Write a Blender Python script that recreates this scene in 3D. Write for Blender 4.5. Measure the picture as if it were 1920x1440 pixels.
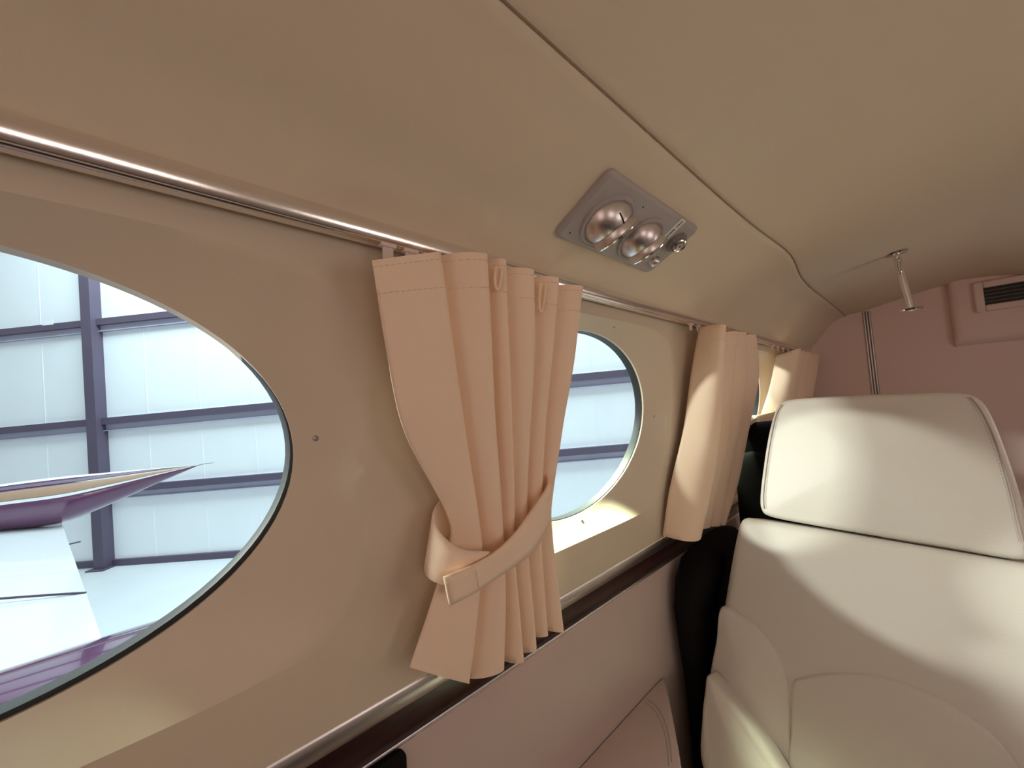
import bpy, math, random
from mathutils import Vector, Matrix
from math import sin, cos, pi, radians

random.seed(4)
for o in list(bpy.data.objects):
    bpy.data.objects.remove(o)
scene = bpy.context.scene
col = scene.collection

# ---------------------------------------------------------------- camera
YAW, PITCH, ROLL = 0.8214, 0.0651, -0.0568
fwd = Vector((-sin(YAW)*cos(PITCH), cos(YAW)*cos(PITCH), sin(PITCH)))
right = Vector((cos(YAW), sin(YAW), 0))
up = right.cross(fwd)
r2 = right*cos(ROLL) + up*sin(ROLL)
u2 = -right*sin(ROLL) + up*cos(ROLL)
cam_data = bpy.data.cameras.new('camera')
cam_data.sensor_width = 36
cam_data.lens = 36*721/1920
cam_data.clip_start = 0.02
cam = bpy.data.objects.new('camera', cam_data)
cam.matrix_world = Matrix(((r2.x, u2.x, -fwd.x, 0), (r2.y, u2.y, -fwd.y, 0), (r2.z, u2.z, -fwd.z, 0), (0, 0, 0, 1)))
col.objects.link(cam)
scene.camera = cam

# ---------------------------------------------------------------- view, sky and lights
vs = scene.view_settings
vs.view_transform = 'Standard'
vs.look = 'None'
vs.gamma = 1
vs.use_curve_mapping = False
vs.exposure = 0.0
scene.cycles.use_denoising = True
scene.cycles.max_bounces = 10
scene.cycles.diffuse_bounces = 6
scene.cycles.transparent_max_bounces = 12
scene.cycles.sample_clamp_indirect = 6

world = bpy.data.worlds.new('hangar_daylight')
scene.world = world
world.use_nodes = True
bg = world.node_tree.nodes['Background']
bg.inputs[0].default_value = (0.86, 0.95, 1.0, 1)
bg.inputs[1].default_value = 0.55

def area_light(name, loc, direction, sx, sy, power, color, spread=180):
    d = bpy.data.lights.new(name, 'AREA')
    d.shape = 'RECTANGLE'
    d.size, d.size_y = sx, sy
    d.energy = power
    d.color = color
    d.spread = radians(spread)
    o = bpy.data.objects.new(name, d)
    o.location = loc
    o.rotation_euler = Vector(direction).to_track_quat('-Z', 'Y').to_euler()
    col.objects.link(o)
    return o

# daylight from the open hangar door and the lamps under the hangar roof, on the window side
def hangar_light(name, aim, direction, dist, sx, sy, power, color, spread=40):
    d = Vector(direction).normalized()
    return area_light(name, Vector(aim)-d*dist, d, sx, sy, power, color, spread)
hangar_light('hangar_door_daylight', (-0.488, 0.6, -0.05), (0.55, 1.0, -0.265), 11, 0.9, 0.35, 40, (0.95, 1.0, 0.90))
hangar_light('hangar_roof_lamp', (-0.488, 0.6, -0.05), (1.0, 1.0, -0.53), 8, 0.8, 0.3, 18, (0.95, 1.0, 0.90))
hangar_light('hangar_roof_lamp', (-0.488, 1.0, -0.05), (1.0, -0.06, -2.5), 3.2, 0.9, 0.5, 30, (0.88, 1.0, 0.70), 26)
# added unseen fill lights that brighten the hangar wall
area_light('hangar_wall_fill', (-5.8, 0.9, 5.5), (-0.55, 0.5, -0.75), 7, 3, 860, (0.76, 0.96, 1.0))
area_light('hangar_wall_fill', (0.2, 6.2, 5.8), (-0.55, 0.5, -0.75), 5, 3, 420, (0.76, 0.96, 1.0))
# daylight in the windows of the other cabin side and an added fill light behind the camera
for yy, pw in ((-0.147, 1.14), (0.634, 1.14), (1.62, 1.3)):
    area_light('cabin_window_daylight', (0.735, yy, -0.03), (-1, 0.0, 0.02), 0.46, 0.34, pw, (1.0, 0.78, 0.69))
area_light('cabin_fill_light', (0.15, -1.30, -0.15), (0.0, 1, 0.12), 0.7, 0.9, 2.6, (1.0, 0.78, 0.69))

# ---------------------------------------------------------------- materials
def mat(name, color, rough=0.6, metal=0.0, spec=0.5, bump=0.0, bscale=200, coat=0.0, var=0.0, vscale=6, sheen=0.0, transmission=0.0):
    m = bpy.data.materials.new(name)
    m.use_nodes = True
    nt = m.node_tree
    p = nt.nodes['Principled BSDF']
    p.inputs['Base Color'].default_value = (*color, 1)
    p.inputs['Roughness'].default_value = rough
    p.inputs['Metallic'].default_value = metal
    p.inputs['Specular IOR Level'].default_value = spec
    p.inputs['Coat Weight'].default_value = coat
    p.inputs['Sheen Weight'].default_value = sheen
    p.inputs['Transmission Weight'].default_value = transmission
    tc = nt.nodes.new('ShaderNodeTexCoord')
    if bump:
        n = nt.nodes.new('ShaderNodeTexNoise')
        n.inputs['Scale'].default_value = bscale
        n.inputs['Detail'].default_value = 4
        nt.links.new(tc.outputs['Object'], n.inputs['Vector'])
        b = nt.nodes.new('ShaderNodeBump')
        b.inputs['Strength'].default_value = bump
        b.inputs['Distance'].default_value = 0.002
        nt.links.new(n.outputs['Fac'], b.inputs['Height'])
        nt.links.new(b.outputs['Normal'], p.inputs['Normal'])
    if var:
        n = nt.nodes.new('ShaderNodeTexNoise')
        n.inputs['Scale'].default_value = vscale
        n.inputs['Detail'].default_value = 5
        nt.links.new(tc.outputs['Object'], n.inputs['Vector'])
        mx = nt.nodes.new('ShaderNodeMix')
        mx.data_type = 'RGBA'
        mx.inputs['A'].default_value = (*[c*(1-var) for c in color], 1)
        mx.inputs['B'].default_value = (*[min(1, c*(1+var)) for c in color], 1)
        nt.links.new(n.outputs['Fac'], mx.inputs['Factor'])
        nt.links.new(mx.outputs['Result'], p.inputs['Base Color'])
    return m

M = {}
M['wall'] = mat('cream_wall_panel', (0.70, 0.60, 0.47), 0.45, bump=0.06, bscale=260, spec=0.35)
M['headliner'] = mat('cream_headliner', (0.75, 0.64, 0.49), 0.75, bump=0.12, bscale=500, spec=0.2)
M['welt'] = mat('brown_welt', (0.30, 0.22, 0.15), 0.8)
M['bulkhead'] = mat('mauve_bulkhead_vinyl', (0.84, 0.66, 0.60), 0.7, bump=0.1, bscale=400, spec=0.25)
M['lower'] = mat('pinkish_lower_vinyl', (0.56, 0.45, 0.41), 0.6, bump=0.1, bscale=350, spec=0.3)
M['chrome'] = mat('polished_chrome', (0.80, 0.77, 0.74), 0.16, 1.0)
M['worn_chrome'] = mat('worn_chrome', (0.90, 0.87, 0.85), 0.21, 1.0, bump=0.06, bscale=90)
M['brushed'] = mat('brushed_aluminium', (0.72, 0.67, 0.66), 0.34, 1.0)
M['wood'] = mat('dark_mahogany', (0.030, 0.008, 0.008), 0.35, var=0.4, vscale=18, spec=0.3)
M['curtain'] = mat('tan_curtain_cloth', (0.95, 0.74, 0.56), 0.9, bump=0.25, bscale=900, spec=0.1, sheen=0.15)
M['stitch'] = mat('pale_thread', (0.80, 0.66, 0.50), 0.9)
M['plastic'] = mat('offwhite_plastic', (0.74, 0.64, 0.60), 0.5)
M['leather'] = mat('cream_leather', (0.66, 0.61, 0.545), 0.42, bump=0.25, bscale=420, spec=0.4)
M['seat_stitch'] = mat('grey_seat_thread', (0.42, 0.38, 0.34), 0.8)
M['seam'] = mat('leather_seam', (0.45, 0.39, 0.35), 0.7)
M['rubber'] = mat('black_rubber', (0.03, 0.033, 0.038), 0.5)
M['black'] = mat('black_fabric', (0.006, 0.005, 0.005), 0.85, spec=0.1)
M['greypaint'] = mat('grey_plate_paint', (0.40, 0.36, 0.35), 0.42, spec=0.5)
M['label'] = mat('white_label', (0.82, 0.78, 0.74), 0.5)
M['ink'] = mat('black_ink', (0.02, 0.018, 0.018), 0.6)
M['dark'] = mat('dark_vent_black', (0.02, 0.017, 0.016), 0.5)
M['lens'] = mat('smoky_lens', (0.22, 0.20, 0.19), 0.15)
M['screw'] = mat('steel_screw', (0.5, 0.47, 0.43), 0.3, 1.0)
M['carpet'] = mat('dark_cabin_carpet', (0.05, 0.04, 0.038), 0.95, bump=0.5, bscale=300)
M['hwall'] = mat('white_hangar_insulation', (0.88, 0.91, 0.94), 0.6, var=0.03, vscale=2.0)
M['steel'] = mat('purple_grey_painted_steel', (0.095, 0.072, 0.115), 0.55, var=0.12, vscale=3)
M['girt'] = mat('lit_girt_steel', (0.44, 0.43, 0.55), 0.5, var=0.1, vscale=3)
M['concrete'] = mat('hangar_concrete', (0.62, 0.64, 0.66), 0.5, var=0.12, vscale=0.8)
M['white_paint'] = mat('white_aircraft_paint', (0.86, 0.88, 0.90), 0.22, coat=0.5)
M['maroon'] = mat('maroon_aircraft_paint', (0.12, 0.035, 0.10), 0.12, coat=0.8)
M['tan_paint'] = mat('tan_stripe_paint', (0.40, 0.26, 0.18), 0.25)

def glass_material():
    m = bpy.data.materials.new('cabin_window_acrylic')
    m.use_nodes = True
    nt = m.node_tree
    for n in list(nt.nodes):
        nt.nodes.remove(n)
    out = nt.nodes.new('ShaderNodeOutputMaterial')
    tr = nt.nodes.new('ShaderNodeBsdfTransparent')
    tr.inputs[0].default_value = (0.93, 0.97, 0.97, 1)
    gl = nt.nodes.new('ShaderNodeBsdfGlossy')
    gl.inputs['Roughness'].default_value = 0.03
    mx = nt.nodes.new('ShaderNodeMixShader')
    fr = nt.nodes.new('ShaderNodeFresnel')
    fr.inputs['IOR'].default_value = 1.15
    nt.links.new(fr.outputs[0], mx.inputs[0])
    nt.links.new(tr.outputs[0], mx.inputs[1])
    nt.links.new(gl.outputs[0], mx.inputs[2])
    nt.links.new(mx.outputs[0], out.inputs[0])
    return m
M['glass'] = glass_material()

# ---------------------------------------------------------------- mesh helpers
def link(name, verts, faces, m, parent=None, smooth=True, angle=40):
    me = bpy.data.meshes.new(name)
    me.from_pydata([tuple(v) for v in verts], [], faces)
    me.materials.append(M[m] if isinstance(m, str) else m)
    me.update()
    if smooth:
        me.shade_smooth()
        if angle:
            me.set_sharp_from_angle(angle=radians(angle))
    o = bpy.data.objects.new(name, me)
    col.objects.link(o)
    if parent is not None:
        o.parent = parent
        o.matrix_parent_inverse = Matrix.Translation(parent.location).inverted()
    return o

class MB:
    """collects shapes into one mesh"""
    def __init__(self):
        self.v, self.f = [], []
    def add(self, v, f):
        n = len(self.v)
        self.v += [Vector(p) for p in v]
        self.f += [tuple(i+n for i in q) for q in f]
        return self
    def grid(self, rows, close_u=False, close_v=False):
        nu = len(rows[0]); nv = len(rows)
        v = [p for r in rows for p in r]
        f = []
        for j in range(nv if close_v else nv-1):
            for i in range(nu if close_u else nu-1):
                a = j*nu+i; b = j*nu+(i+1) % nu
                c = ((j+1) % nv)*nu+(i+1) % nu; d = ((j+1) % nv)*nu+i
                f.append((a, b, c, d))
        return self.add(v, f)
    def box(self, lo, hi, frame=None):
        x0, y0, z0 = lo; x1, y1, z1 = hi
        v = [Vector(p) for p in ((x0,y0,z0),(x1,y0,z0),(x1,y1,z0),(x0,y1,z0),(x0,y0,z1),(x1,y0,z1),(x1,y1,z1),(x0,y1,z1))]
        if frame:
            v = [frame(p) for p in v]
        return self.add(v, [(0,3,2,1),(4,5,6,7),(0,1,5,4),(1,2,6,5),(2,3,7,6),(3,0,4,7)])
    def tube(self, pts, r, n=12, closed=False, caps=True):
        pts = [Vector(p) for p in pts]
        rows = []
        rad = r if isinstance(r, (list, tuple)) else [r]*len(pts)
        prev = None
        for i, p in enumerate(pts):
            if closed:
                t = pts[(i+1) % len(pts)]-pts[i-1]
            else:
                t = pts[min(i+1, len(pts)-1)]-pts[max(i-1, 0)]
            t.normalize()
            if prev is None:
                a = Vector((0, 0, 1)) if abs(t.z) < 0.9 else Vector((1, 0, 0))
                e1 = t.cross(a).normalized()
            else:
                e1 = (prev-t*prev.dot(t)).normalized()
            prev = e1
            e2 = t.cross(e1)
            rows.append([p+(e1*cos(2*pi*k/n)+e2*sin(2*pi*k/n))*rad[i] for k in range(n)])
        base = len(self.v)
        self.grid(rows, close_u=True, close_v=closed)
        if caps and not closed:
            self.f.append(tuple(base+k for k in reversed(range(n))))
            self.f.append(tuple(base+(len(rows)-1)*n+k for k in range(n)))
        return self
    def lathe(self, prof, origin, axis, n=32):
        """prof: list of (radius, height along axis)"""
        axis = Vector(axis).normalized()
        a = Vector((0, 0, 1)) if abs(axis.z) < 0.9 else Vector((1, 0, 0))
        e1 = axis.cross(a).normalized(); e2 = axis.cross(e1)
        o = Vector(origin)
        rows = [[o+axis*h+(e1*cos(2*pi*k/n)+e2*sin(2*pi*k/n))*max(r, 1e-5) for k in range(n)] for r, h in prof]
        return self.grid(rows, close_u=True)
    def build(self, name, m, parent=None, smooth=True, angle=40, bevel=0, seg=3):
        o = link(name, self.v, self.f, m, parent, smooth, angle)
        if bevel:
            b = o.modifiers.new('soft_edges', 'BEVEL')
            b.width = bevel; b.segments = seg; b.limit_method = 'ANGLE'
            b.harden_normals = False
        return o

def tag(o, label=None, cat=None, group=None, kind=None):
    if label: o['label'] = label
    if cat: o['category'] = cat
    if group: o['group'] = group
    if kind: o['kind'] = kind
    return o

def thing(name, loc, label, cat, group=None):
    o = bpy.data.objects.new(name, None)
    o.empty_display_size = 0.05
    o.location = loc
    col.objects.link(o)
    return tag(o, label, cat, group)

def struct(o, label=None, cat=None):
    return tag(o, label, cat, None, 'structure')

def lerp(a, b, t): return a+(b-a)*t
def sstep(a, b, x):
    t = max(0.0, min(1.0, (x-a)/(b-a)))
    return t*t*(3-2*t)
def interp(xs, ys, x):
    if x <= xs[0]: return ys[0]
    for i in range(len(xs)-1):
        if x <= xs[i+1]:
            return lerp(ys[i], ys[i+1], (x-xs[i])/(xs[i+1]-xs[i]))
    return ys[-1]
def crom(xs, ys, x):
    n = len(xs)
    if x <= xs[0]: return ys[0]
    if x >= xs[-1]: return ys[-1]
    i = max(k for k in range(n-1) if xs[k] <= x)
    def tan(k):
        if k == 0: return (ys[1]-ys[0])/(xs[1]-xs[0])
        if k == n-1: return (ys[-1]-ys[-2])/(xs[-1]-xs[-2])
        return (ys[k+1]-ys[k-1])/(xs[k+1]-xs[k-1])
    h = xs[i+1]-xs[i]; t = (x-xs[i])/h
    return ((2*t**3-3*t**2+1)*ys[i]+(t**3-2*t**2+t)*h*tan(i)+(-2*t**3+3*t**2)*ys[i+1]+(t**3-t**2)*h*tan(i+1))

# ---------------------------------------------------------------- cabin shell
YB = 2.45          # bulkhead
XC = 0.13          # cabin centre line
TILT = 0.1876
ZW = -0.0417       # window centre height
def SURF(z):
    # the wall surround stands inboard of the window rim, more so towards the ledge
    return lerp(0.052, 0.030, (z+0.352)/0.558)
def lerp(a, b, t): return a+(b-a)*t

def wx(z, off=0.0):
    """x of the left cabin wall at height z, off metres inboard of the window rim"""
    return -0.4883+math.tan(TILT)*(z-ZW)+off/cos(TILT)
def W(y, z, off=0.0):
    return Vector((wx(z, off), y, z))

WIN = [(-0.147, 0.262, 0.190), (0.634, 0.262, 0.190), (1.62, 0.262, 0.190)]
ZTOP, ZBOT = 0.206, -0.352

def side_wall(mirror=False):
    mb = MB()
    tf = (lambda p: Vector((2*XC-p.x, p.y, p.z))) if mirror else (lambda p: p)
    cells = [(-0.62, 0.250), (0.250, 1.12), (1.12, YB)]
    for (yc, a, b), (y0, y1) in zip(WIN, cells):
        th = sorted(set([2*pi*k/120 for k in range(120)] + [math.atan2(zz-ZW, yy-yc) % (2*pi) for yy in (y0, y1) for zz in (ZBOT, ZTOP)]))
        def ray_rect(t, xm, xp, zm, zp):
            c, s = cos(t), sin(t)
            r = 1e9
            if c > 1e-9: r = min(r, xp/c)
            if c < -1e-9: r = min(r, -xm/c)
            if s > 1e-9: r = min(r, zp/s)
            if s < -1e-9: r = min(r, -zm/s)
            return r
        def r_cell(t): return ray_rect(t, yc-y0, y1-yc, ZW-ZBOT, ZTOP-ZW)
        def r_ell(t): return 1/math.sqrt((cos(t)/a)**2+(sin(t)/b)**2)
        def r_rec(t):
            # rounded molded recess around the window
            c, s = abs(cos(t)), abs(sin(t))
            hx, hz = 0.325, (0.210 if sin(t) > 0 else 0.222)
            n = 5 if sin(t) > 0 else 6
            return 1/((c/hx)**n+(s/hz)**n)**(1.0/n)
        rows = []
        def ring(fn):
            rows.append([tf(fn(t)) for t in th])
        def at(t, r, off):
            return W(yc+r*cos(t), ZW+r*sin(t), off)
        for k, off in ((0.996, -0.020), (0.9965, -0.008), (0.997, -0.002)):
            ring(lambda t: at(t, r_ell(t)*k, off))
        for k in range(0, 8):
            q = k/7
            # rolled lip, then the sloping face of the recess
            def fn(t):
                r = lerp(r_ell(t)*0.995, max(r_rec(t), r_ell(t)*1.05), q)
                off = lerp(0.0, SURF(ZW+r*sin(t)), q**1.15)
                return at(t, r, off)
            ring(fn)
        for q in (0.06, 0.2, 0.5, 1.0):
            def fn(t):
                r = lerp(max(r_rec(t), r_ell(t)*1.05), r_cell(t), q)
                rc = min(r, r_cell(t))
                return at(t, rc, SURF(ZW+rc*sin(t)))
            ring(fn)
        mb.grid(rows, close_u=True)
    # blank panel behind the camera
    v = [[tf(W(lerp(-1.4, -0.62, i/6), lerp(ZBOT, ZTOP, j/6), SURF(lerp(ZBOT, ZTOP, j/6)))) for i in range(7)] for j in range(7)]
    mb.grid(v)
    return mb

wl = side_wall().build('wall_left', 'wall', angle=35)
struct(wl)
sub = wl.modifiers.new('soften', 'WELD'); sub.merge_threshold = 0.0008
wr = side_wall(True).build('wall_right', 'wall', angle=35)
struct(wr)

# windows: pane, black rubber seal, screws
for i, (yc, a, b) in enumerate(WIN):
    mb = MB()
    n = 96
    sy0, sz0 = ((-0.002, 0.0045), (0, 0.001), (0, 0))[i]
    mb.grid([[W(yc+sy0+a*k*cos(2*pi*j/n), ZW+sz0+b*k*sin(2*pi*j/n), off) for j in range(n)] for k, off in ((1.02, -0.005), (0.993, -0.0045), (0.989, -0.008), (0.989, -0.022), (1.02, -0.024))], close_u=True)
    seal = mb.build('window_%d' % (i+1), 'rubber')
    struct(seal)
    v = [W(yc+a*cos(2*pi*j/n), ZW+b*sin(2*pi*j/n), -0.020) for j in range(n)]
    link('pane', v, [tuple(range(n))], 'glass', seal, smooth=False)
    if i < 2:
        spots = [(yc+0.281, -0.02, 0.008)]
        if i == 1:
            spots = [(yc+0.290, -0.038, 0.012), (yc+0.068, 0.160, 0.016), (yc+0.02, -0.242, 0.013)]
        for (sy, sz, off) in spots:
            p = W(sy, sz, off+0.001)
            nn = Vector((cos(TILT), 0, -sin(TILT)))
            MB().lathe([(0.0001, 0.003), (0.0022, 0.003), (0.0038, 0.0015), (0.0042, -0.001)], p, nn, 14).build('screw', 'screw', seal)

# ceiling: cove panel by the rail and headliner above it
SEC_A = [(-0.398, 0.200), (-0.374, 0.223), (-0.340, 0.2475), (-0.295, 0.270), (-0.250, 0.292), (-0.197, 0.315), (-0.120, 0.337), (-0.03, 0.355), (0.05, 0.366), (0.13, 0.369)]
SEC_B = [(-0.398, 0.196), (-0.378, 0.226), (-0.350, 0.258), (-0.318, 0.300), (-0.285, 0.336), (-0.238, 0.356), (-0.165, 0.366), (-0.06, 0.388), (0.04, 0.410), (0.13, 0.420)]
def seam_shift(y):
    return 0.016*math.exp(-((y-1.10)/0.22)**2) - 0.004*math.exp(-((y-1.6)/0.3)**2)
def section(y):
    w = sstep(0.75, 1.75, y)
    pts = [(lerp(a[0], b[0], w), lerp(a[1], b[1], w)) for a, b in zip(SEC_A, SEC_B)]
    sh = seam_shift(y)
    amt = [0, 0, 0.2, 0.5, 0.9, 1, 0.9, 0.6, 0.3, 0]
    return [(p[0]+sh*k, p[1]) for p, k in zip(pts, amt)]
NY = 60
ys = [lerp(-1.4, YB, j/NY) for j in range(NY+1)]
def fine(pts, i0, i1, n):
    ts = list(range(len(pts)))
    return [(crom(ts, [p[0] for p in pts], t), crom(ts, [p[1] for p in pts], t)) for t in [lerp(i0, i1, k/n) for k in range(n+1)]]
mb = MB()
mb.grid([[Vector((-0.445, y, 0.214)), Vector((-0.402, y, 0.2025))] + [Vector((x, y, z)) for x, z in fine(section(y), 0, 5, 24)] + [Vector((fine(section(y), 5, 5.03, 1)[1][0], y, section(y)[5][1]+0.006))] for y in ys])
struct(mb.build('ceiling', 'headliner', angle=60))
mb = MB()
rows = []
for y in ys:
    half = [(x, z+0.0028) for x, z in fine(section(y), 4.9, 9, 24)]
    other = [(2*XC-x, z) for x, z in reversed(half[:-1])]
    tail = [(2*XC-x, z) for x, z in reversed(fine(section(y), 0, 5, 12)[:-1])]
    rows.append([Vector((x, y, z)) for x, z in half+other+tail])
mb.grid(rows)
o = mb.build('ceiling_headliner', 'headliner', angle=60); struct(o)

mb = MB().tube([(section(y)[5][0]+0.001, y, section(y)[5][1]+0.0004) for y in ys], 0.0013, 6)
struct(mb.build('trim_5', 'welt'))

# chrome strip, wood band, lower panel below the windows
def strip(name, prof, m, y0=-1.4, y1=YB, bevel=0.0):
    mb = MB()
    yy = [lerp(y0, y1, k/8) for k in range(9)]
    mb.grid([[Vector((x, y, z)) for x, z in prof] for y in yy], close_u=False)
    return mb.build(name, m, angle=50)
zt = ZBOT
xt = wx(zt, SURF(zt))
struct(strip('trim_1', [(xt-0.010, zt+0.030), (xt-0.012, zt-0.004), (xt-0.004, zt-0.004), (xt-0.002, zt-0.002), (xt, zt-0.005), (xt-0.003, zt-0.0265), (xt-0.005, zt-0.0285), (-0.513, zt-0.029)], 'brushed'))
struct(strip('trim_2', [(-0.513, -0.372), (-0.5035, -0.3735), (-0.508, -0.4285), (-0.514, -0.433)], 'wood'))
struct(strip('trim_3', [(-0.516, -0.419), (-0.504, -0.4185), (-0.4995, -0.4195), (-0.4985, -0.4215), (-0.4985, -0.424)], 'brushed'))
struct(strip('wall_left_lower', [(-0.513, -0.421), (-0.500, -0.4225), (-0.496, -0.4265), (-0.4965, -0.55), (-0.497, -0.75), (-0.485, -0.95), (-0.46, -1.10)], 'lower'))
struct(strip('wall_right_lower', [(2*XC+0.50, -0.36), (2*XC+0.52, -0.7), (2*XC+0.46, -1.10)], 'lower'))
mb = MB().box((-0.50, -1.4, -1.12), (2*XC+0.50, YB, -1.10))
struct(mb.build('floor', 'carpet', smooth=False))
# wall behind the camera
struct(MB().box((-0.62, -1.44, -1.12), (2*XC+0.62, -1.40, 0.45)).build('wall_front', 'bulkhead', smooth=False))
# bulkhead at the far end, cut to the ceiling line
prof = fine(SEC_B, 0, 9, 40)
outl = [(x, z+0.004) for x, z in prof] + [(2*XC-x, z+0.004) for x, z in reversed(prof[:-1])]
outl = [(-0.55, -1.10), (-0.55, -0.40), (-0.47, 0.10)] + outl + [(2*XC+0.47, 0.10), (2*XC+0.55, -0.4), (2*XC+0.55, -1.10)]
n = len(outl)
v = [Vector((x, YB, z)) for x, z in outl] + [Vector((x, YB+0.03, z)) for x, z in outl]
f = [tuple(range(n)), tuple(reversed(range(n, 2*n)))] + [(i, i+n, (i+1) % n+n, (i+1) % n) for i in range(n)]
struct(link('wall_back', v, f, 'bulkhead', smooth=False))
# ribbed strip standing on the bulkhead
mb = MB()
for dx in (-0.0095, 0.0, 0.0095):
    mb.box((-0.163+dx-0.0022, YB-0.006, -1.08), (-0.163+dx+0.0022, YB-0.002, 0.363))
t4 = mb.build('trim_4', 'brushed', smooth=False); struct(t4)
MB().box((-0.163-0.0135, YB-0.002, -1.08), (-0.163+0.0135, YB, 0.363)).build('backing', 'lens', t4, smooth=False)

# ---------------------------------------------------------------- curtain rail
rail = thing('curtain_rail', (wx(0.2, 0.03), 0.5, 0.2), 'long chrome curtain rail running above all the cabin windows', 'rail')
RX, RZ = -0.388, 0.2005
mb = MB()
pr = [(RX-0.012, RZ+0.0085), (RX-0.003, RZ+0.0093)]
for k in range(17):
    t = radians(lerp(36, -44, k/16))
    pr.append((RX-0.0105+0.0165*cos(t), RZ-0.0005+0.0165*sin(t)))
pr += [(RX-0.004, RZ-0.0125), (RX-0.0125, RZ-0.0125)]
mb.grid([[Vector((x, lerp(-1.3, YB-0.005, k/14), z)) for x, z in pr] for k in range(15)])
mb.build('rail_channel', 'worn_chrome', rail, angle=50)
mb = MB().grid([[Vector((RX-0.0005+dx, lerp(-1.3, YB-0.005, k/14), RZ-0.0093+dz)) for dx, dz in ((-0.001, -0.002), (0.0025, -0.002), (0.0033, -0.0035), (0.002, -0.005), (-0.001, -0.005))] for k in range(15)])
mb.build('rail_lip', 'chrome', rail, angle=60)

# ---------------------------------------------------------------- curtains
class Cloth:
    """vs: row parameters; ys[r]: fold boundaries along the rail; zt/zb: top/bottom heights at the boundaries"""
    def __init__(self, vs, ys, zt, zb, amp, off, panel=None):
        self.panel = panel
        self.round = 0.0
        self.vs, self.ys, self.zt, self.zb, self.amp, self.off = vs, ys, zt, zb, amp, off
        self.n = len(ys[0])-1
    def P(self, u, v, lift=0.0):
        fu = u*self.n
        i = min(int(fu), self.n-1); t = fu-i
        ix = list(range(self.n+1))
        yrow = [crom(self.vs, [r[k] for r in self.ys], v) for k in ix]
        amp = crom(self.vs, self.amp, v); off = crom(self.vs, self.off, v)
        w = yrow[i+1]-yrow[i]
        bump = (sin(pi*t)**0.75) if 0 < t < 1 else 0.0
        # each fold leans towards the far end, so its far flank tucks under
        y = lerp(yrow[i], yrow[i+1], t) + 0.26*w*sin(pi*t)**2*(0.35+t*0.8)
        z = lerp(interp(ix, self.zt, fu), interp(ix, self.zb, fu), v)
        wob = 0.0022*sin(9*v+i*2.1)*sin(pi*t)
        if i == 0 and self.panel:
            # flat first panel: yL, offL at the hanging edge, yR, offR at the ridge
            yl, ol, yr, orr = [crom(self.vs, [r[k] for r in self.panel], v) for k in range(4)]
            if t <= 0.85:
                q = t/0.85
                soft = self.round*q**3
                return W(lerp(yl, yr, q)+soft-lift*0.5, z, lerp(ol, orr, lerp(q, sin(pi/2*q), 0.7))+lift*0.8)
            q = (t-0.85)/0.15
            return W(lerp(yr+self.round, yrow[1], q), z, lerp(orr, off-amp*0.5, q*q)+lift)
        return W(y, z, off+amp*(bump-0.5)+wob+lift)

def build_curtain(cl, root, nu=16, nv=46, thick=0.0022):
    N = cl.n*nu
    mb = MB()
    mb.grid([[cl.P(i/N, j/nv) for i in range(N+1)] for j in range(nv+1)])
    o = mb.build('cloth', 'curtain', root, angle=75)
    s = o.modifiers.new('cloth_thickness', 'SOLIDIFY'); s.thickness = thick; s.offset = 0
    for (v0, v1, nm) in ((0.0, 0.075, 'top_hem'), (0.925, 1.002, 'bottom_hem')):
        mb = MB()
        lf = (0.0016, 0.0016, 0.0015, 0.0009) if v0 == 0 else (0.0009, 0.0015, 0.0016, 0.0016)
        mb.grid([[cl.P(i/N, lerp(v0, v1, j/3), lf[j]) for i in range(N+1)] for j in range(4)])
        h = mb.build(nm, 'curtain', root, angle=75)
    # stitched line along the top hem
    st = cl.n*14
    for v in (0.014, 0.068):
        mb = MB()
        for k in range(st):
            a = cl.P(k/st, v, 0.0020); b = cl.P((k+0.55)/st, v, 0.0020)
            mb.tube([a, b], 0.0006, 5)
        mb.build('stitching', 'stitch', root)

def gliders(root, spots, drop):
    """white plastic tabs between the rail and the curtain top"""
    for y in spots:
        mb = MB()
        x = RX-0.001
        mb.box((x-0.0015, y-0.006, RZ-0.013-drop), (x+0.0015, y+0.006, RZ-0.013))
        mb.box((x-0.004, y-0.009, RZ-0.016), (x+0.004, y+0.009, RZ-0.0115))
        mb.build('glider', 'plastic', root, bevel=0.0006, seg=2)

c1 = thing('window_curtain', (wx(0.19, 0.085), 0.32, 0.19), 'tan gathered curtain with tieback band, nearest of the three curtains, beside the largest window', 'curtain', 'tan cabin curtains')
cl1 = Cloth([0, 0.19, 0.38, 0.60, 0.68, 0.84, 1.0],
    [[.157, .233, .298, .324, .377, .425, .489],
     [.176, .258, .316, .338, .388, .427, .480],
     [.202, .285, .333, .353, .394, .425, .462],
     [.262, .318, .353, .376, .402, .428, .455],
     [.274, .326, .360, .380, .405, .432, .464],
     [.252, .322, .373, .395, .418, .449, .484],
     [.224, .312, .380, .410, .436, .466, .504]],
    [.154, .178, .187, .182, .181, .178, .181],
    [-.299, -.366, -.373, -.376, -.360, -.362, -.376],
    [.034, .034, .033, .030, .030, .034, .036],
    [.088, .088, .086, .084, .084, .086, .088],
    [(.157, .088, .226, .099), (.176, .088, .250, .099), (.202, .086, .276, .098), (.262, .084, .308, .096), (.274, .084, .316, .096), (.252, .086, .314, .098), (.224, .088, .304, .102)])
build_curtain(cl1, c1)
gliders(c1, [0.187, 0.214, 0.240, 0.262, 0.305, 0.335, 0.362, 0.398, 0.440, 0.468], 0.022)
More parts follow.
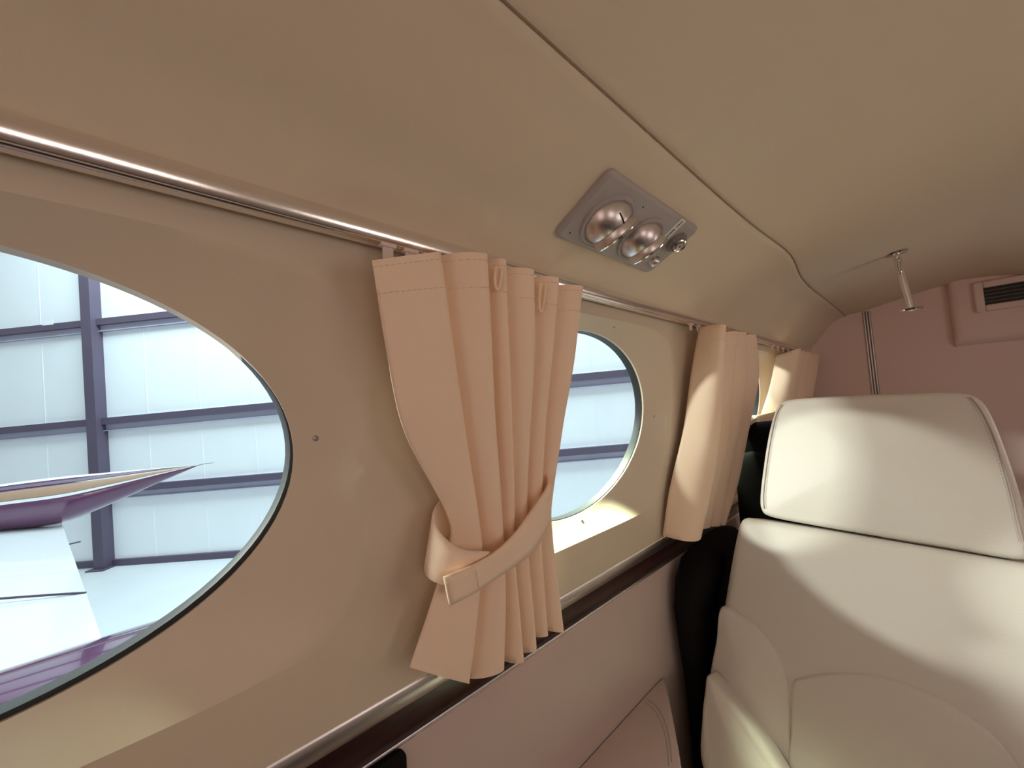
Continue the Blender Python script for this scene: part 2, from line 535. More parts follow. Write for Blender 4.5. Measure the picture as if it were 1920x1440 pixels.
# tieback: front band and the loop that comes round from behind
def ribbon(name, top, bot, m, root, thick=0.004):
    mb = MB()
    n = 28
    ts = list(range(len(top)))
    rows = []
    for k in range(n+1):
        t = lerp(0, len(top)-1, k/n)
        a = Vector([crom(ts, [p[c] for p in top], t) for c in range(3)])
        b = Vector([crom(ts, [p[c] for p in bot], t) for c in range(3)])
        rows.append([lerp(a, b, q/5) for q in range(6)])
    mb.grid(rows)
    o = mb.build(name, m, root, angle=70)
    s = o.modifiers.new('cloth_thickness', 'SOLIDIFY'); s.thickness = thick; s.offset = 0
    return o
tb = ribbon('tieback_band',
    [W(.452, -.085, .050), W(.440, -.098, .085), W(.423, -.112, .112), W(.382, -.145, .117), W(.354, -.166, .119), W(.318, -.180, .122), W(.276, -.184, .126), W(.238, -.184, .127)],
    [W(.462, -.145, .050), W(.450, -.155, .085), W(.433, -.167, .110), W(.396, -.200, .117), W(.354, -.212, .119), W(.316, -.216, .122), W(.284, -.219, .126), W(.248, -.220, .127)], 'curtain', c1)
lp = ribbon('tieback_loop',
    [W(.300, -.100, .050), W(.262, -.118, .066), W(.249, -.133, .084), W(.256, -.152, .105), W(.274, -.166, .116), W(.312, -.179, .117)],
    [W(.300, -.160, .050), W(.258, -.178, .066), W(.240, -.188, .084), W(.240, -.196, .105), W(.262, -.205, .116), W(.300, -.212, .117)], 'curtain', c1, 0.003)
mb = MB()
for e, (p, q) in enumerate((((.241, -.188), (.249, -.216)), ((.281, -.188), (.288, -.214)))):
    for k in range(10):
        a, b = (lerp(p[0], q[0], k/10), lerp(p[1], q[1], k/10)), (lerp(p[0], q[0], (k+.6)/10), lerp(p[1], q[1], (k+.6)/10))
        mb.tube([W(a[0], a[1], .1296), W(b[0], b[1], .1296)], 0.0007, 5)
mb.build('stitching', 'stitch', tb)
# small cloth loops hanging from the pleat tape
for (y, z, h) in ((.305, .172, .026), (.385, .166, .036)):
    pts = []
    for k in range(13):
        t = k/12*pi
        pts.append(W(y+0.005*cos(t), z-h*sin(t)**0.7 if 0 < k < 12 else z, .106))
    mb = MB().tube(pts, 0.0017, 8)
    mb.build('pleat_loop', 'curtain', c1)

c2 = thing('window_curtain', (wx(0.19, 0.085), 1.12, 0.19), 'tan curtain hanging straight between second and third window, middle of the three curtains', 'curtain', 'tan cabin curtains')
cl2 = Cloth([0, 0.22, 0.5, 0.78, 1.0],
    [[.960, 1.085, 1.190, 1.275, 1.362],
     [.946, 1.105, 1.205, 1.310, 1.430],
     [.922, 1.110, 1.205, 1.300, 1.400],
     [.888, 1.085, 1.175, 1.270, 1.345],
     [.882, 1.060, 1.155, 1.215, 1.262]],
    [.181, .170, .183, .182, .184],
    [-.338, -.350, -.365, -.374, -.386],
    [.032, .034, .036, .036, .034],
    [.088, .090, .090, .088, .088],
    [(1.027, .060, 0.953, .130), (1.008, .060, 0.980, .130), (0.995, .060, 1.002, .130), (0.950, .060, 0.990, .130), (0.939, .060, 0.945, .130)])
cl2.round = 0.04
build_curtain(cl2, c2)
gliders(c2, [0.985, 1.03, 1.075, 1.12, 1.165, 1.21, 1.255, 1.30, 1.34], 0.016)
tb2 = ribbon('tieback_band', [W(1.36, -.085, .060), W(1.40, -.085, .080), W(1.46, -.075, .100), W(1.50, -.07, .085)],
             [W(1.36, -.135, .060), W(1.40, -.132, .080), W(1.45, -.120, .100), W(1.49, -.11, .085)], 'curtain', c2)
MB().lathe([(0.0001, 0.005), (0.006, 0.004), (0.008, 0.0), (0.0085, -0.003)], W(1.425, -.102, .094), (1, -0.4, 0), 16).build('snap', 'chrome', tb2)

c3 = thing('window_curtain', (wx(0.19, 0.085), 2.05, 0.19), 'tan curtain in the corner against the back bulkhead, farthest of the three curtains', 'curtain', 'tan cabin curtains')
cl3 = Cloth([0, 0.3, 0.55, 0.68, 1.0],
    [[1.687, 1.90, 2.05, 2.22, 2.400],
     [1.636, 1.90, 2.01, 2.18, 2.350],
     [1.560, 1.89, 1.98, 2.15, 2.330],
     [1.560, 1.89, 1.98, 2.15, 2.330],
     [1.62, 1.82, 2.00, 2.19, 2.38]],
    [.150, .172, .176, .178, .180],
    [-.30, -.36, -.37, -.37, -.38],
    [.030, .032, .032, .028, .030],
    [.090, .092, .092, .088, .088],
    [(1.79, .060, 1.747, .130), (1.74, .060, 1.745, .130), (1.66, .060, 1.74, .130), (1.65, .060, 1.74, .130), (1.72, .060, 1.75, .130)])
cl3.round = 0.06
build_curtain(cl3, c3)
gliders(c3, [1.74, 1.82, 1.90, 1.98, 2.06, 2.14, 2.22, 2.30], 0.016)
ribbon('tieback_band', [W(1.50, -.070, .050), W(1.545, -.066, .105), W(1.70, -.055, .124), W(1.95, -.04, .124), W(2.3, -.02, .12)],
       [W(1.50, -.120, .050), W(1.535, -.118, .105), W(1.69, -.110, .124), W(1.95, -.095, .124), W(2.3, -.075, .12)], 'curtain', c3)

# ---------------------------------------------------------------- overhead service panel
ANG = radians(26)
PA = Vector((-0.345, 0, 0.24))
PD = Vector((cos(ANG), 0, sin(ANG)))          # up the slope of the ceiling
PNm = Vector((sin(ANG), 0, -cos(ANG)))        # out of the plate, into the cabin
def PP(y, s, h=0.0):
    return PA + Vector((0, y, 0)) + PD*s + PNm*h
panel = thing('overhead_service_panel', PP(0.55, 0.06), 'grey painted overhead panel with two silver reading lights and an air nozzle', 'overhead panel')
mb = MB()
# plate outline, rounded corners, notched lower far edge
def rr(y0, y1, s0, s1, r, n=6):
    out = []
    for (cy, cs, a0) in ((y1-r, s1-r, 0), (y0+r, s1-r, 90), (y0+r, s0+r, 180), (y1-r, s0+r, 270)):
        for k in range(n+1):
            a = radians(a0+90*k/n)
            out.append((cy+r*cos(a), cs+r*sin(a)))
    return out
Y0, Y1, S0, S1 = 0.413, 0.684, 0.006, 0.115
o1 = rr(Y0, Y1, S0, S1, 0.010)
o2 = rr(Y0+0.004, Y1-0.004, S0+0.004, S1-0.004, 0.007)
o3 = rr(Y0+0.006, Y1-0.006, S0+0.006, S1-0.006, 0.006)
rows = [[PP(y, s, -0.030) for y, s in o1], [PP(y, s, 0.000) for y, s in o1], [PP(y, s, 0.0035) for y, s in o2], [PP(y, s, 0.004) for y, s in o3]]
mb.grid(rows, close_u=True)
nb = len(mb.v)
mb.v += [PP(y, s, 0.004) for y, s in o3]
mb.f.append(tuple(range(nb, nb+len(o3))))
mb.build('plate', 'greypaint', panel, angle=40)
for (y, s) in ((0.432, 0.020), (0.515, 0.098)):
    MB().lathe([(0.0001, 0.0006), (0.0013, 0.0005), (0.0015, -0.0005)], PP(y, s, 0.004), PNm, 10).build('rivet', 'ink', panel)

def reading_light(y, s, R, slot):
    c = PP(y, s, -0.002)
    axis = (Vector((0, 0.62, 0)) + PNm*0.76 - PD*0.16).normalized()
    collar = MB().lathe([(R*1.16, -0.002), (R*1.16, 0.001), (R*1.12, 0.0035), (R*1.04, 0.0045), (R*0.96, 0.003), (R*0.94, -0.004)], PP(y, s, 0.004), PNm, 48).build('collar', 'greypaint', panel)
    prof = []
    for k in range(22):
        a = lerp(pi, radians(50), k/21)
        prof.append((R*sin(a), R*cos(a)))
    ball = MB().lathe(prof, c, axis, 48).build('light_ball', 'brushed', panel)
    h = R*cos(radians(50)); rr_ = R*sin(radians(50))
    MB().lathe([(rr_*1.12, h-0.004), (rr_*1.18, h), (rr_*1.19, h+0.006), (rr_*1.12, h+0.0075)], c, axis, 48).build('light_barrel', 'brushed', ball)
    MB().lathe([(rr_*1.19, h+0.006), (rr_*1.23, h+0.0072), (rr_*1.20, h+0.009), (rr_*1.06, h+0.0085), (rr_*1.04, h+0.005)], c, axis, 48).build('light_rim', 'chrome', ball)
    MB().lathe([(rr_*1.08, h+0.0055), (rr_*0.7, h+0.0035), (0.0001, h+0.002)], c, axis, 32).build('lens', 'lens', ball)
    if slot:
        a0 = axis.cross(PNm).normalized()
        pts = []
        for k in range(9):
            t = radians(lerp(-18, 22, k/8))
            # short dark slot on the dome
            dirv = (PNm*0.75 - Vector((0, 0.15, 0)) + PD*0.5).normalized()
            tang = (axis - dirv*axis.dot(dirv)).normalized()
            dd = (dirv*cos(t)+tang*sin(t)).normalized()
            pts.append(c+dd*(R+0.0003))
        MB().tube(pts, 0.0011, 6).build('slot', 'ink', ball)
reading_light(0.475, 0.058, 0.037, True)
reading_light(0.570, 0.057, 0.035, False)
# air nozzle
nz = (PNm + Vector((0, -0.30, 0)) + PD*0.1).normalized()
c = PP(0.655, 0.080, 0.004)
g = MB().lathe([(0.0185, -0.002), (0.0185, 0.003), (0.0165, 0.006), (0.0150, 0.010), (0.0125, 0.013), (0.0118, 0.011)], c, nz, 40).build('air_nozzle', 'lens', panel)
MB().lathe([(0.0118, 0.010), (0.0118, 0.0155), (0.0100, 0.0165), (0.0085, 0.0155), (0.0085, 0.010)], c, nz, 40).build('nozzle_ring', 'chrome', g)
MB().lathe([(0.0085, 0.011), (0.0060, 0.0125), (0.0050, 0.0165), (0.0036, 0.0165), (0.0030, 0.0120), (0.0001, 0.0118)], c, nz, 32).build('nozzle_core', 'brushed', g)
MB().lathe([(0.0062, 0.0128), (0.0034, 0.0127)], c, nz, 24).build('nozzle_slot', 'ink', g)
# bright catch at the lower far corner
MB().lathe([(0.011, -0.002), (0.0105, 0.004), (0.008, 0.009), (0.004, 0.0115), (0.0001, 0.012)], PP(0.655, 0.034, 0.004), PNm, 28).build('catch', 'brushed', panel)
# label strip with unreadably small dark print
l0, l1 = Vector(PP(0.6185, 0.1145, 0.0046)), Vector(PP(0.6225, 0.0745, 0.0046))
sd = Vector((0, 0.0078, 0))
lb = MB().grid([[l0-sd, l0+sd], [l1-sd, l1+sd]])
lbo = lb.build('label_strip', 'label', panel, smooth=False)
s_ = lbo.modifiers.new('thickness', 'SOLIDIFY'); s_.thickness = 0.0006; s_.offset = 0
mb = MB()
for k in range(13):
    t = 0.10+k*0.065
    if k in (5,):
        continue
    a = lerp(l0, l1, t)+PNm*0.0006
    w = Vector((0, 0.0018+0.0008*random.random(), 0))
    ln = (l1-l0)*0.022
    mb.add([a-w-ln, a+w-ln, a+w+ln, a-w+ln], [(0, 1, 2, 3)])
mb.build('print', 'ink', lbo, smooth=False)

# ---------------------------------------------------------------- chrome hook on the ceiling
hx, hy = -0.028, 1.60
def ceil_z(x, y):
    p = fine(section(y), 5, 9, 40)
    return interp([q[0] for q in p], [q[1] for q in p], x)+0.0028
hz = ceil_z(hx, hy)
hook = thing('ceiling_hook', (hx, hy, hz), 'chrome hook hanging from a round flange on the ceiling near the bulkhead', 'hook')
MB().lathe([(0.026, -0.001), (0.026, 0.003), (0.023, 0.0055), (0.008, 0.008)], (hx, hy, hz), (0.10, 0.0, -1), 32).build('flange', 'chrome', hook)
pts = [(hx, hy, hz-0.003), (hx+0.002, hy, hz-0.03), (hx+0.004, hy-0.002, hz-0.055)]
MB().tube(pts, [0.009, 0.0085, 0.008], 16).build('stem', 'chrome', hook)
# link: elongated ring
pts = []
for k in range(28):
    t = 2*pi*k/28
    pts.append((hx+0.003+0.0065*cos(t), hy-0.010, hz-0.040+0.024*sin(t)))
MB().tube(pts, 0.0026, 8, closed=True).build('link', 'chrome', hook)
MB().tube([(hx+0.004, hy, hz-0.050), (hx+0.010, hy+0.004, hz-0.11), (hx+0.016, hy+0.006, hz-0.170)], 0.0085, 16).build('post', 'worn_chrome', hook)
MB().lathe([(0.004, 0.010), (0.008, 0.004), (0.022, 0.002), (0.025, -0.001), (0.022, -0.005), (0.0001, -0.007)], (hx+0.017, hy+0.006, hz-0.173), (-0.05, 0.05, 1), 32).build('end_disc', 'chrome', hook)

# ---------------------------------------------------------------- air conditioning console on the bulkhead
acx0, acx1, acy, acz0 = 0.093, 0.42, YB-0.035, 0.175
ac = thing('air_vent_console', (0.25, YB-0.05, acz0), 'pale mauve air vent console fixed high on the back bulkhead', 'vent console')
mb = MB()
sec = [(YB-0.001, acz0-0.02), (acy+0.010, acz0-0.008), (acy, acz0+0.01), (acy, acz0+0.05), (acy, 0.392), (acy, 0.440)]
nxs = [acx0, acx0+0.002, acx0+0.012, acx0+0.03, 0.2, 0.3, acx1]
rows = []
for k, x in enumerate(nxs):
    d = [YB, acy+0.012, acy+0.002, acy, acy, acy, acy][k]
    rows.append([Vector((x, max(y, min(YB-0.001, d if y < d else y)), z)) for y, z in sec])
mb.grid(rows)
mb.build('console_body', 'bulkhead', ac, angle=50)
vx0, vx1, vz0, vz1 = 0.183, 0.40, 0.285, 0.395
mb = MB()
def framebox(x0, x1, z0, z1, w, y0, y1):
    b = MB()
    b.box((x0, y0, z0), (x0+w, y1, z1)); b.box((x1-w, y0, z0), (x1, y1, z1))
    b.box((x0+w, y0, z0), (x1-w, y1, z0+w)); b.box((x0+w, y0, z1-w), (x1-w, y1, z1))
    return b
vf = framebox(0.158, 0.40, 0.278, 0.398, 0.026, acy-0.016, acy+0.002).build('vent_frame', 'bulkhead', ac, bevel=0.006)
MB().box((0.184, acy-0.003, 0.304), (0.374, acy-0.001, 0.372)).build('vent_opening', 'dark', vf, smooth=False)
for k in range(4):
    z = 0.314+k*0.0145
    MB().box((0.184, acy-0.011, z), (0.374, acy-0.004, z+0.002)).build('slat', 'seat_stitch' if False else 'lens', vf, smooth=False)

# ---------------------------------------------------------------- cream leather seat
SX = -0.10
def SP(x, z, d=0.0):
    """point on the reclined seat face; d pushes it out of the face, towards the camera"""
    y = 1.05+0.25*(z+0.29)
    nv = Vector((0, -1, 0.25)).normalized()
    return Vector((x, y, z)) + nv*d
seat = thing('cabin_seat', (SX, 1.1, -1.10), 'cream leather cabin seat with stitched headrest facing the camera', 'seat')

def resample(pts, n):
    """closed Catmull-Rom outline"""
    m = len(pts); out = []
    per = n//m
    for i in range(m):
        p0, p1, p2, p3 = [Vector(pts[(i+k-1) % m]) for k in range(4)]
        for k in range(per):
            t = k/per
            out.append(0.5*((2*p1)+(p2-p0)*t+(2*p0-5*p1+4*p2-p3)*t*t+(3*p1-p0-3*p2+p3)*t**3))
    return out

def pad(name, outline, thick, m, root, edge=0.02, bulge=0.008, base=0.0, per=6, wrinkle=0.0):
    """upholstered pad: outline in seat-face x,z with a rounded front edge"""
    pts = resample([(x, z, 0) for x, z in outline], per*len(outline))
    cx = sum(p.x for p in pts)/len(pts); cz = sum(p.y for p in pts)/len(pts)
    half = max(max(abs(p.x-cx) for p in pts), 1e-6)
    rows = []
    def ring(inset, d):
        r = []
        for p in pts:
            v = Vector((p.x-cx, p.y-cz))
            L = v.length
            k = max(0.0, 1-inset/L)
            r.append((cx+v.x*k, cz+v.y*k, d))
        rows.append(r)
    ring(0.0, base-thick); ring(0.0, base-edge)
    for a in (15, 30, 45, 60, 75, 90):
        ring(edge*(1-cos(radians(a))), base-edge*(1-sin(radians(a))))
    steps = 10
    for k in range(1, steps+1):
        q = k/steps
        r = []
        for p in pts:
            v = Vector((p.x-cx, p.y-cz)); L = v.length
            k0 = max(0.0, 1-edge/L)
            kk = lerp(k0, 0.012, q)
            r.append((cx+v.x*kk, cz+v.y*kk, base+bulge*sin(pi/2*q)))
        rows.append(r)
    mb = MB()
    mb.grid([[SP(x, z, d) + Vector((0, -wrinkle*sin(60*x+25*z)*sin(47*z-20*x), 0)) for x, z, d in r] for r in rows], close_u=True)
    nb = len(mb.v)-len(pts)
    mb.f.append(tuple(range(nb, nb+len(pts))))
    o = mb.build(name, m, root, angle=70)
    return o

def seam_line(name, pts, d, r, m, root):
    n = 40
    ts = list(range(len(pts)))
    P = []
    for k in range(n+1):
        t = lerp(0, len(pts)-1, k/n)
        P.append(SP(crom(ts, [p[0] for p in pts], t), crom(ts, [p[1] for p in pts], t), d))
    return MB().tube(P, r, 6).build(name, m, root)
def stitches(pts, d, m, root, n=60, r=0.0006):
    ts = list(range(len(pts)))
    mb = MB()
    L = len(pts)-1
    for k in range(n):
        a, b = L*k/n, L*(k+0.6)/n
        mb.tube([SP(crom(ts, [p[0] for p in pts], t), crom(ts, [p[1] for p in pts], t), d) for t in (a, b)], r, 5)
    return mb.build('stitching', m, root)

head = pad('headrest', [(-.294, -.270), (-.295, -.235), (-.286, -.165), (-.275, -.100), (-.262, -.048), (-.248, -.022), (-.222, -.012), (-.150, -.010), (-.08, -.010), (0, -.011), (.040, -.014), (.060, -.024), (.072, -.046), (.082, -.100), (.091, -.180), (.094, -.240), (.092, -.279), (.080, -.296), (0, -.294), (-.1, -.292), (-.2, -.289), (-.275, -.284)], 0.10, 'leather', seat, edge=0.014, bulge=0.016, per=5)
lside = [(-.286, -.268), (-.286, -.235), (-.2775, -.165), (-.2665, -.100), (-.255, -.05), (-.243, -.026)]
seam_line('seam', lside, 0.0005, 0.0011, 'seam', head)
stitches([(x+0.004, z) for x, z in lside], 0.0022, 'seat_stitch', head, 70)
rside = [(.086, -.268), (.084, -.235), (.0815, -.180), (.0735, -.100), (.063, -.05), (.053, -.026)]
seam_line('seam', rside, 0.0005, 0.0011, 'seam', head)
stitches([(x-0.005, z) for x, z in rside], 0.0028, 'seat_stitch', head, 70)
# backrest: shoulders, side bolster, centre cushion
back = pad('backrest', [(-.404, -.666), (-.389, -.573), (-.377, -.497), (-.362, -.407), (-.350, -.345), (-.342, -.312), (-.330, -.296), (-.305, -.293), (-.2, -.294), (-.1, -.296), (0, -.298), (.09, -.300), (.115, -.300), (.135, -.315), (.150, -.350), (.165, -.42), (.182, -.52), (.195, -.62), (.205, -.72), (.205, -.80), (.12, -.84), (-.1, -.85), (-.32, -.84), (-.41, -.80), (-.412, -.721)], 0.11, 'leather', seat, edge=0.020, bulge=0.010, per=5)
bl = [(-.370, -.470), (-.358, -.407), (-.344, -.345), (-.336, -.315), (-.326, -.302)]
seam_line('seam', [(x+0.008, z-0.001) for x, z in bl], -0.0058, 0.0010, 'seam', back)
stitches([(x+0.012, z-0.003) for x, z in bl], -0.0030, 'seat_stitch', back, 46)
stitches([(x+0.005, z-0.003) for x, z in bl], -0.0080, 'seat_stitch', back, 46)
bol = pad('side_bolster', [(-.378, -.500), (-.337, -.503), (-.305, -.516), (-.280, -.536), (-.258, -.568), (-.248, -.606), (-.247, -.666), (-.249, -.746), (-.26, -.80), (-.33, -.82), (-.400, -.80), (-.410, -.721), (-.403, -.650), (-.389, -.573)], 0.05, 'leather', seat, edge=0.009, bulge=0.014, base=0.012, per=5, wrinkle=0.0012)
cen = pad('lumbar_cushion', [(-.242, -.601), (-.220, -.578), (-.176, -.553), (-.128, -.535), (-.091, -.527), (-.057, -.528), (-.009, -.540), (.03, -.565), (.05, -.606), (.052, -.68), (.05, -.78), (-.1, -.80), (-.243, -.78), (-.246, -.68)], 0.04, 'leather', seat, edge=0.007, bulge=0.009, base=0.013, per=5)
bol2 = pad('side_bolster', [(.186, -.500), (.137, -.503), (.105, -.516), (.080, -.536), (.063, -.568), (.055, -.606), (.056, -.666), (.057, -.746), (.06, -.80), (.13, -.82), (.200, -.80), (.203, -.721), (.199, -.650), (.193, -.573)], 0.05, 'leather', seat, edge=0.009, bulge=0.014, base=0.012, per=5)
# bright lower side pad in front of the bolster
pad('armrest', [(-.388, -.632), (-.368, -.638), (-.331, -.664), (-.293, -.692), (-.262, -.722), (-.235, -.76), (-.22, -.82), (-.24, -.86), (-.29, -.875), (-.345, -.855), (-.398, -.80), (-.399, -.716), (-.393, -.66)], 0.05, 'leather', seat, edge=0.016, bulge=0.010, base=0.070, per=5)
mb = MB().box((SX-0.22, 0.50, -0.97), (SX+0.24, 0.90, -0.85))
mb.build('seat_cushion', 'leather', seat, bevel=0.03, seg=4)
mb = MB().box((SX-0.18, 0.62, -1.10), (SX+0.20, 1.0, -0.96))
mb.build('seat_base', 'black', seat, bevel=0.01)

# ---------------------------------------------------------------- padded console along the lower wall
led = thing('side_console', (-0.45, 0.6, -1.10), 'low padded side console along the pinkish lower wall', 'console')
mb = MB()
sec = [(-0.4945, -0.668), (-0.471, -0.667), (-0.423, -0.669), (-0.385, -0.676), (-0.363, -0.694), (-0.356, -0.73), (-0.358, -0.84), (-0.365, -1.10)]
ysl = [lerp(-0.3, 0.825, k/10) for k in range(11)] + [0.865, 0.89, 0.905, 0.913]
shr = [0]*11 + [0.004, 0.012, 0.026, 0.05]
rows = []
for y, q in zip(ysl, shr):
    rows.append([Vector((lerp(x, -0.4945, q*1.2), y - 1.45*max(0, x+0.4945)*sstep(0.35, 0.913, y), z-q*0.35*(z+1.1))) for x, z in sec])
mb.grid(rows)
nb = len(mb.v)-len(sec)
mb.f.append(tuple(range(nb, nb+len(sec))))
mb.build('pad', 'lower', led, angle=60)
for yo in (0.0, 0.012):
    MB().tube([(lerp(-0.485, -0.385, k/8), 0.80+yo-0.10*(k/8)**2, -0.6665-0.010*(k/8)**2.5) for k in range(9)], 0.0009, 6).build('seam', 'seam', led)

# black pocket at the bottom edge of the lower wall
pk = MB()
pk.grid([[Vector((x, y, z)) for y, z in rr(0.02, 0.236, -0.58, -0.4225, 0.012)] for x in (-0.497, -0.4915, -0.4905)], close_u=True)
nb = len(pk.v)
pk.v += [Vector((-0.4905, y, z)) for y, z in rr(0.02, 0.236, -0.58, -0.4225, 0.012)]
pk.f.append(tuple(range(nb, nb+28)))
tag(pk.build('side_pocket', 'black'), 'black rounded pocket cover set in the lower wall under the wood band', 'pocket')

# ---------------------------------------------------------------- dark seat in the gap beside the cream seat
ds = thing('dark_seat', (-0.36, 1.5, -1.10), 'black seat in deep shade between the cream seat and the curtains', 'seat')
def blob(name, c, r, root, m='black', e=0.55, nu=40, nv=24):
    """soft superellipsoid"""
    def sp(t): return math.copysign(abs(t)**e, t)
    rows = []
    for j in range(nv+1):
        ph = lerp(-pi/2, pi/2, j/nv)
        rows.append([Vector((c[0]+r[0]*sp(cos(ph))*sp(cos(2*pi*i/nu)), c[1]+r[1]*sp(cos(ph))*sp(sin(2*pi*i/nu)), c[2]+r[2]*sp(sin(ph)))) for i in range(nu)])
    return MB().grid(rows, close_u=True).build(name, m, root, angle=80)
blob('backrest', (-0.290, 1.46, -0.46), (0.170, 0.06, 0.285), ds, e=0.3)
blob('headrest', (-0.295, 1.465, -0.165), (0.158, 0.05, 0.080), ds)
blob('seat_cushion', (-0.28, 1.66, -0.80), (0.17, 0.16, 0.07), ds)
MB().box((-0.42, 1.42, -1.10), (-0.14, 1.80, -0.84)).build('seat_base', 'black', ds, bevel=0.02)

# black filler form added in the narrow gap between the wall and the cream seat
gap_filler = thing('black_gap_filler', (-0.455, 1.12, -1.10), 'tall black form filling the gap between lower wall and cream seat', 'gap_filler')
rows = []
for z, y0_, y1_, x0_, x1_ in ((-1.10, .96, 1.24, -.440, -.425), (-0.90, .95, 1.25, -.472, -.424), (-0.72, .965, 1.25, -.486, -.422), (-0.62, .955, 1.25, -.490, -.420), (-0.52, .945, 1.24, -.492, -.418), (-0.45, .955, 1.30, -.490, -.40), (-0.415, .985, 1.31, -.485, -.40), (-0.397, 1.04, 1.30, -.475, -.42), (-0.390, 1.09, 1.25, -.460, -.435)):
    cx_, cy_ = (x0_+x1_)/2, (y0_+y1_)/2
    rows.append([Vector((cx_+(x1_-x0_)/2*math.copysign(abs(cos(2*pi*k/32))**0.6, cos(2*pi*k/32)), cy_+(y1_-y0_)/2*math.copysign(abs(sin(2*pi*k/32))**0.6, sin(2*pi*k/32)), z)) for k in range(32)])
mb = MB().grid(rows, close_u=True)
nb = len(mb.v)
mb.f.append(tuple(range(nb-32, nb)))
mb.build('filler_body', 'black', gap_filler, angle=70)

# ---------------------------------------------------------------- hangar outside
HP, HY = 0.0458, -0.8061
HM = Matrix.Rotation(HP, 3, 'X')
HA = HM @ Vector((-sin(HY), cos(HY), 0))
HU = HM @ Vector((0, 0, 1))
HN = HM @ Vector((-cos(HY), -sin(HY), 0))
DW = 6.394
def HPt(a, d, u):
    """a along the hangar wall, d out from it towards the aircraft, u above camera height"""
    return HA*a + HN*(DW-d) + HU*u
GZ = -2.30
def hbox(mb, a0, a1, d0, d1, u0, u1):
    return mb.box((a0, d0, u0), (a1, d1, u1), frame=lambda p: HPt(p.x, p.y, p.z))
mb = MB()
mb.grid([[HPt(a, 0, u) for a in (-26, -8, 0, 8, 30)] for u in (GZ-0.1, 0, 3, 9)])
hw = struct(mb.build('wall_hangar', 'hwall', smooth=False))
mb = MB()
for k in range(-22, 22):
    hbox(mb, k*0.97-0.010, k*0.97+0.010, 0, 0.004, GZ, 8)
mb.build('panel_seam', 'hwall', hw, smooth=False)
mb = MB()
mb.grid([[HPt(a, d, GZ) for a in (-26, -10, 0, 10, 30)] for d in (-0.5, 4, 9, 18)])
struct(mb.build('ground_hangar', 'concrete', smooth=False))
gi = MB()
mb = MB(); hbox(mb, -26, 30, 0, 0.05, GZ, GZ+0.11)
struct(mb.build('baseboard_hangar', 'steel', smooth=False))
HG = {2.03: 0.22, 0.28: 0.23, -0.92: 0.22, 3.9: 0.22, 5.8: 0.22}
for uu, hh in HG.items():
    mb = MB()
    # girt web and upper lip, lit and shaded tones put into their colours
    hbox(mb, -26, 30, 0.0, 0.03, uu-hh, uu)
    hbox(mb, -26, 30, 0.0, 0.07, uu-hh, uu-hh+0.012)
    g = mb.build('hangar_girt', 'girt', smooth=False)
    nm = {2.03: 'upper', 0.28: 'middle', -0.92: 'lower'}.get(uu, 'high')
    tag(g, None, None, None, 'structure')
    mb = MB(); hbox(mb, -26, 30, 0.02, 0.10, uu-hh*0.5, uu)
    mb.build('girt_lip', 'steel', g, smooth=False)
for a0 in (-7.96, -0.9-7.96+16.2, -7.96-7.3):
    mb = MB()
    hbox(mb, a0+0.224, a0+0.41, 0.0, 0.18, GZ, 8)
    hbox(mb, a0+0.15, a0+0.47, 0.0, 0.25, GZ, GZ+0.02)
    tag(mb.build('hangar_column', 'steel', smooth=False), None, None, None, 'structure')
mb = MB(); hbox(mb, -8.42, -8.22, 0.20, 0.204, 1.98, 2.07)
tag(mb.build('paper_tag', 'white_paint', smooth=False), 'small white tag on the upper hangar beam left of the column', 'tag')
# cord on the column foot
tag(MB().tube([HPt(-8.6, 0.3, -1.78), HPt(-8.3, 0.42, -1.80), HPt(-7.9, 0.45, -1.76), HPt(-7.62, 0.44, -1.72)], 0.012, 6).build('hangar_cord', 'steel'), 'thin cord running to the foot of the hangar column', 'cord')

# ---------------------------------------------------------------- the aircraft's own wing outside the nearest window
wing = thing('aircraft_wing', (-1.2, -1.0, -1.0), 'white low wing with striped tip tank and maroon nacelle outside the nearest window', 'wing')
# wing panel: from the nacelle out to the tip tank, aft edge towards the bulkhead
te_in, te_out = Vector((-2.30, -0.145, -0.90)), Vector((-5.9, -0.68, -0.90))
le_in, le_out = Vector((-2.30, -2.4, -0.80)), Vector((-5.9, -2.0, -0.80))
mb = MB()
rows = []
for k in range(13):
    t = k/12
    te, le = lerp(te_in, te_out, t), lerp(le_in, le_out, t)
    r = []
    for q in range(33):
        a = 2*pi*q/32
        cx_ = 0.5+0.5*cos(a)               # 1 = trailing edge
        th = 0.11*(1-cx_)**0.5*(cx_*0.9+0.1)*1.6
        zz = (th if sin(a) > 0 else -th*0.7)*abs(sin(a))**0.4
        p = lerp(le, te, cx_)
        r.append(Vector((p.x, p.y, lerp(-0.85, -0.85, cx_)+zz*(1-cx_**3)+0.0)))
    rows.append(r)
mb.grid(rows)
mb.build('wing_panel', 'white_paint', wing, angle=60)
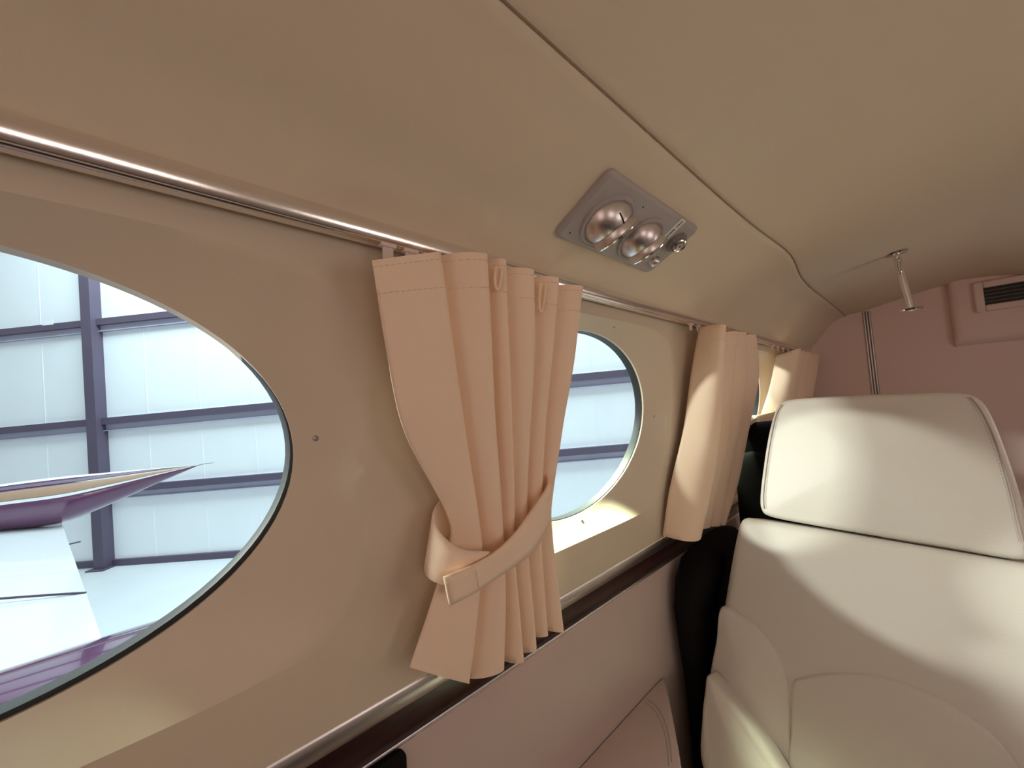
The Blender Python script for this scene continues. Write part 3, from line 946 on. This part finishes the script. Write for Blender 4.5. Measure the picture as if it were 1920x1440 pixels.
# hinge line of the flap
mb = MB().tube([Vector((lerp(-3.14, -3.36, k/10), lerp(-0.27, -0.75, k/10), lerp(-0.849, -0.792, (k/10)**0.9))) for k in range(11)], 0.006, 6)
mb.build('hinge_line', 'steel', wing)
# tip tank
def tank_c(y):
    z = crom([-2.6, -1.4, -1.02, -0.64, -0.36, 0.04, 0.35], [-0.66, -0.64, -0.620, -0.618, -0.575, -0.495, -0.438], y)
    r = crom([-2.6, -1.4, -1.02, -0.64, -0.36, 0.04, 0.35], [0.02, 0.19, 0.205, 0.215, 0.165, 0.075, 0.004], y)
    return z, r
tank_rows = []
tys = [lerp(-2.6, 0.35, k/50) for k in range(51)]
def tank_pt(y, a, grow=0.0):
    z, r = tank_c(y)
    # flattened top edge, so the deck reads almost level
    return Vector((-5.7+(r+grow)*cos(a), y, z+(r+grow)*sin(a)))
tk = MB().grid([[tank_pt(y, 2*pi*k/40) for k in range(40)] for y in tys], close_u=True).build('tip_tank', 'maroon', wing, angle=80)
for nm, m, a0, a1 in (('white_top', 'white_paint', 68, 150), ('dark_stripe', 'steel', 50, 60), ('tan_stripe', 'tan_paint', 20, 45), ('white_stripe', 'white_paint', 12, 19)):
    mb = MB()
    mb.grid([[tank_pt(y, radians(lerp(a0, a1, k/8)), 0.003) for k in range(9)] for y in tys if y < 0.31])
    mb.build('stripe', m, tk, angle=80)
MB().tube([(-5.7, 0.34, -0.438), (-5.7, 0.42, -0.425), (-5.7, 0.50, -0.425)], [0.004, 0.003, 0.002], 6).build('static_wick', 'rubber', wing)
# maroon nacelle beside the fuselage
mb = MB()
rows = []
for k in range(41):
    y = lerp(-3.0, 1.6, k/40)
    r = crom([-3.0, -1.5, -0.5, 0.3, 1.0, 1.6], [0.42, 0.45, 0.45, 0.44, 0.30, 0.02], y)
    rows.append([Vector((-2.10+r*1.5*cos(2*pi*q/40), y, -1.25+r*sin(2*pi*q/40))) for q in range(40)])
mb.grid(rows, close_u=True)
mb.build('nacelle', 'maroon', wing, angle=80)
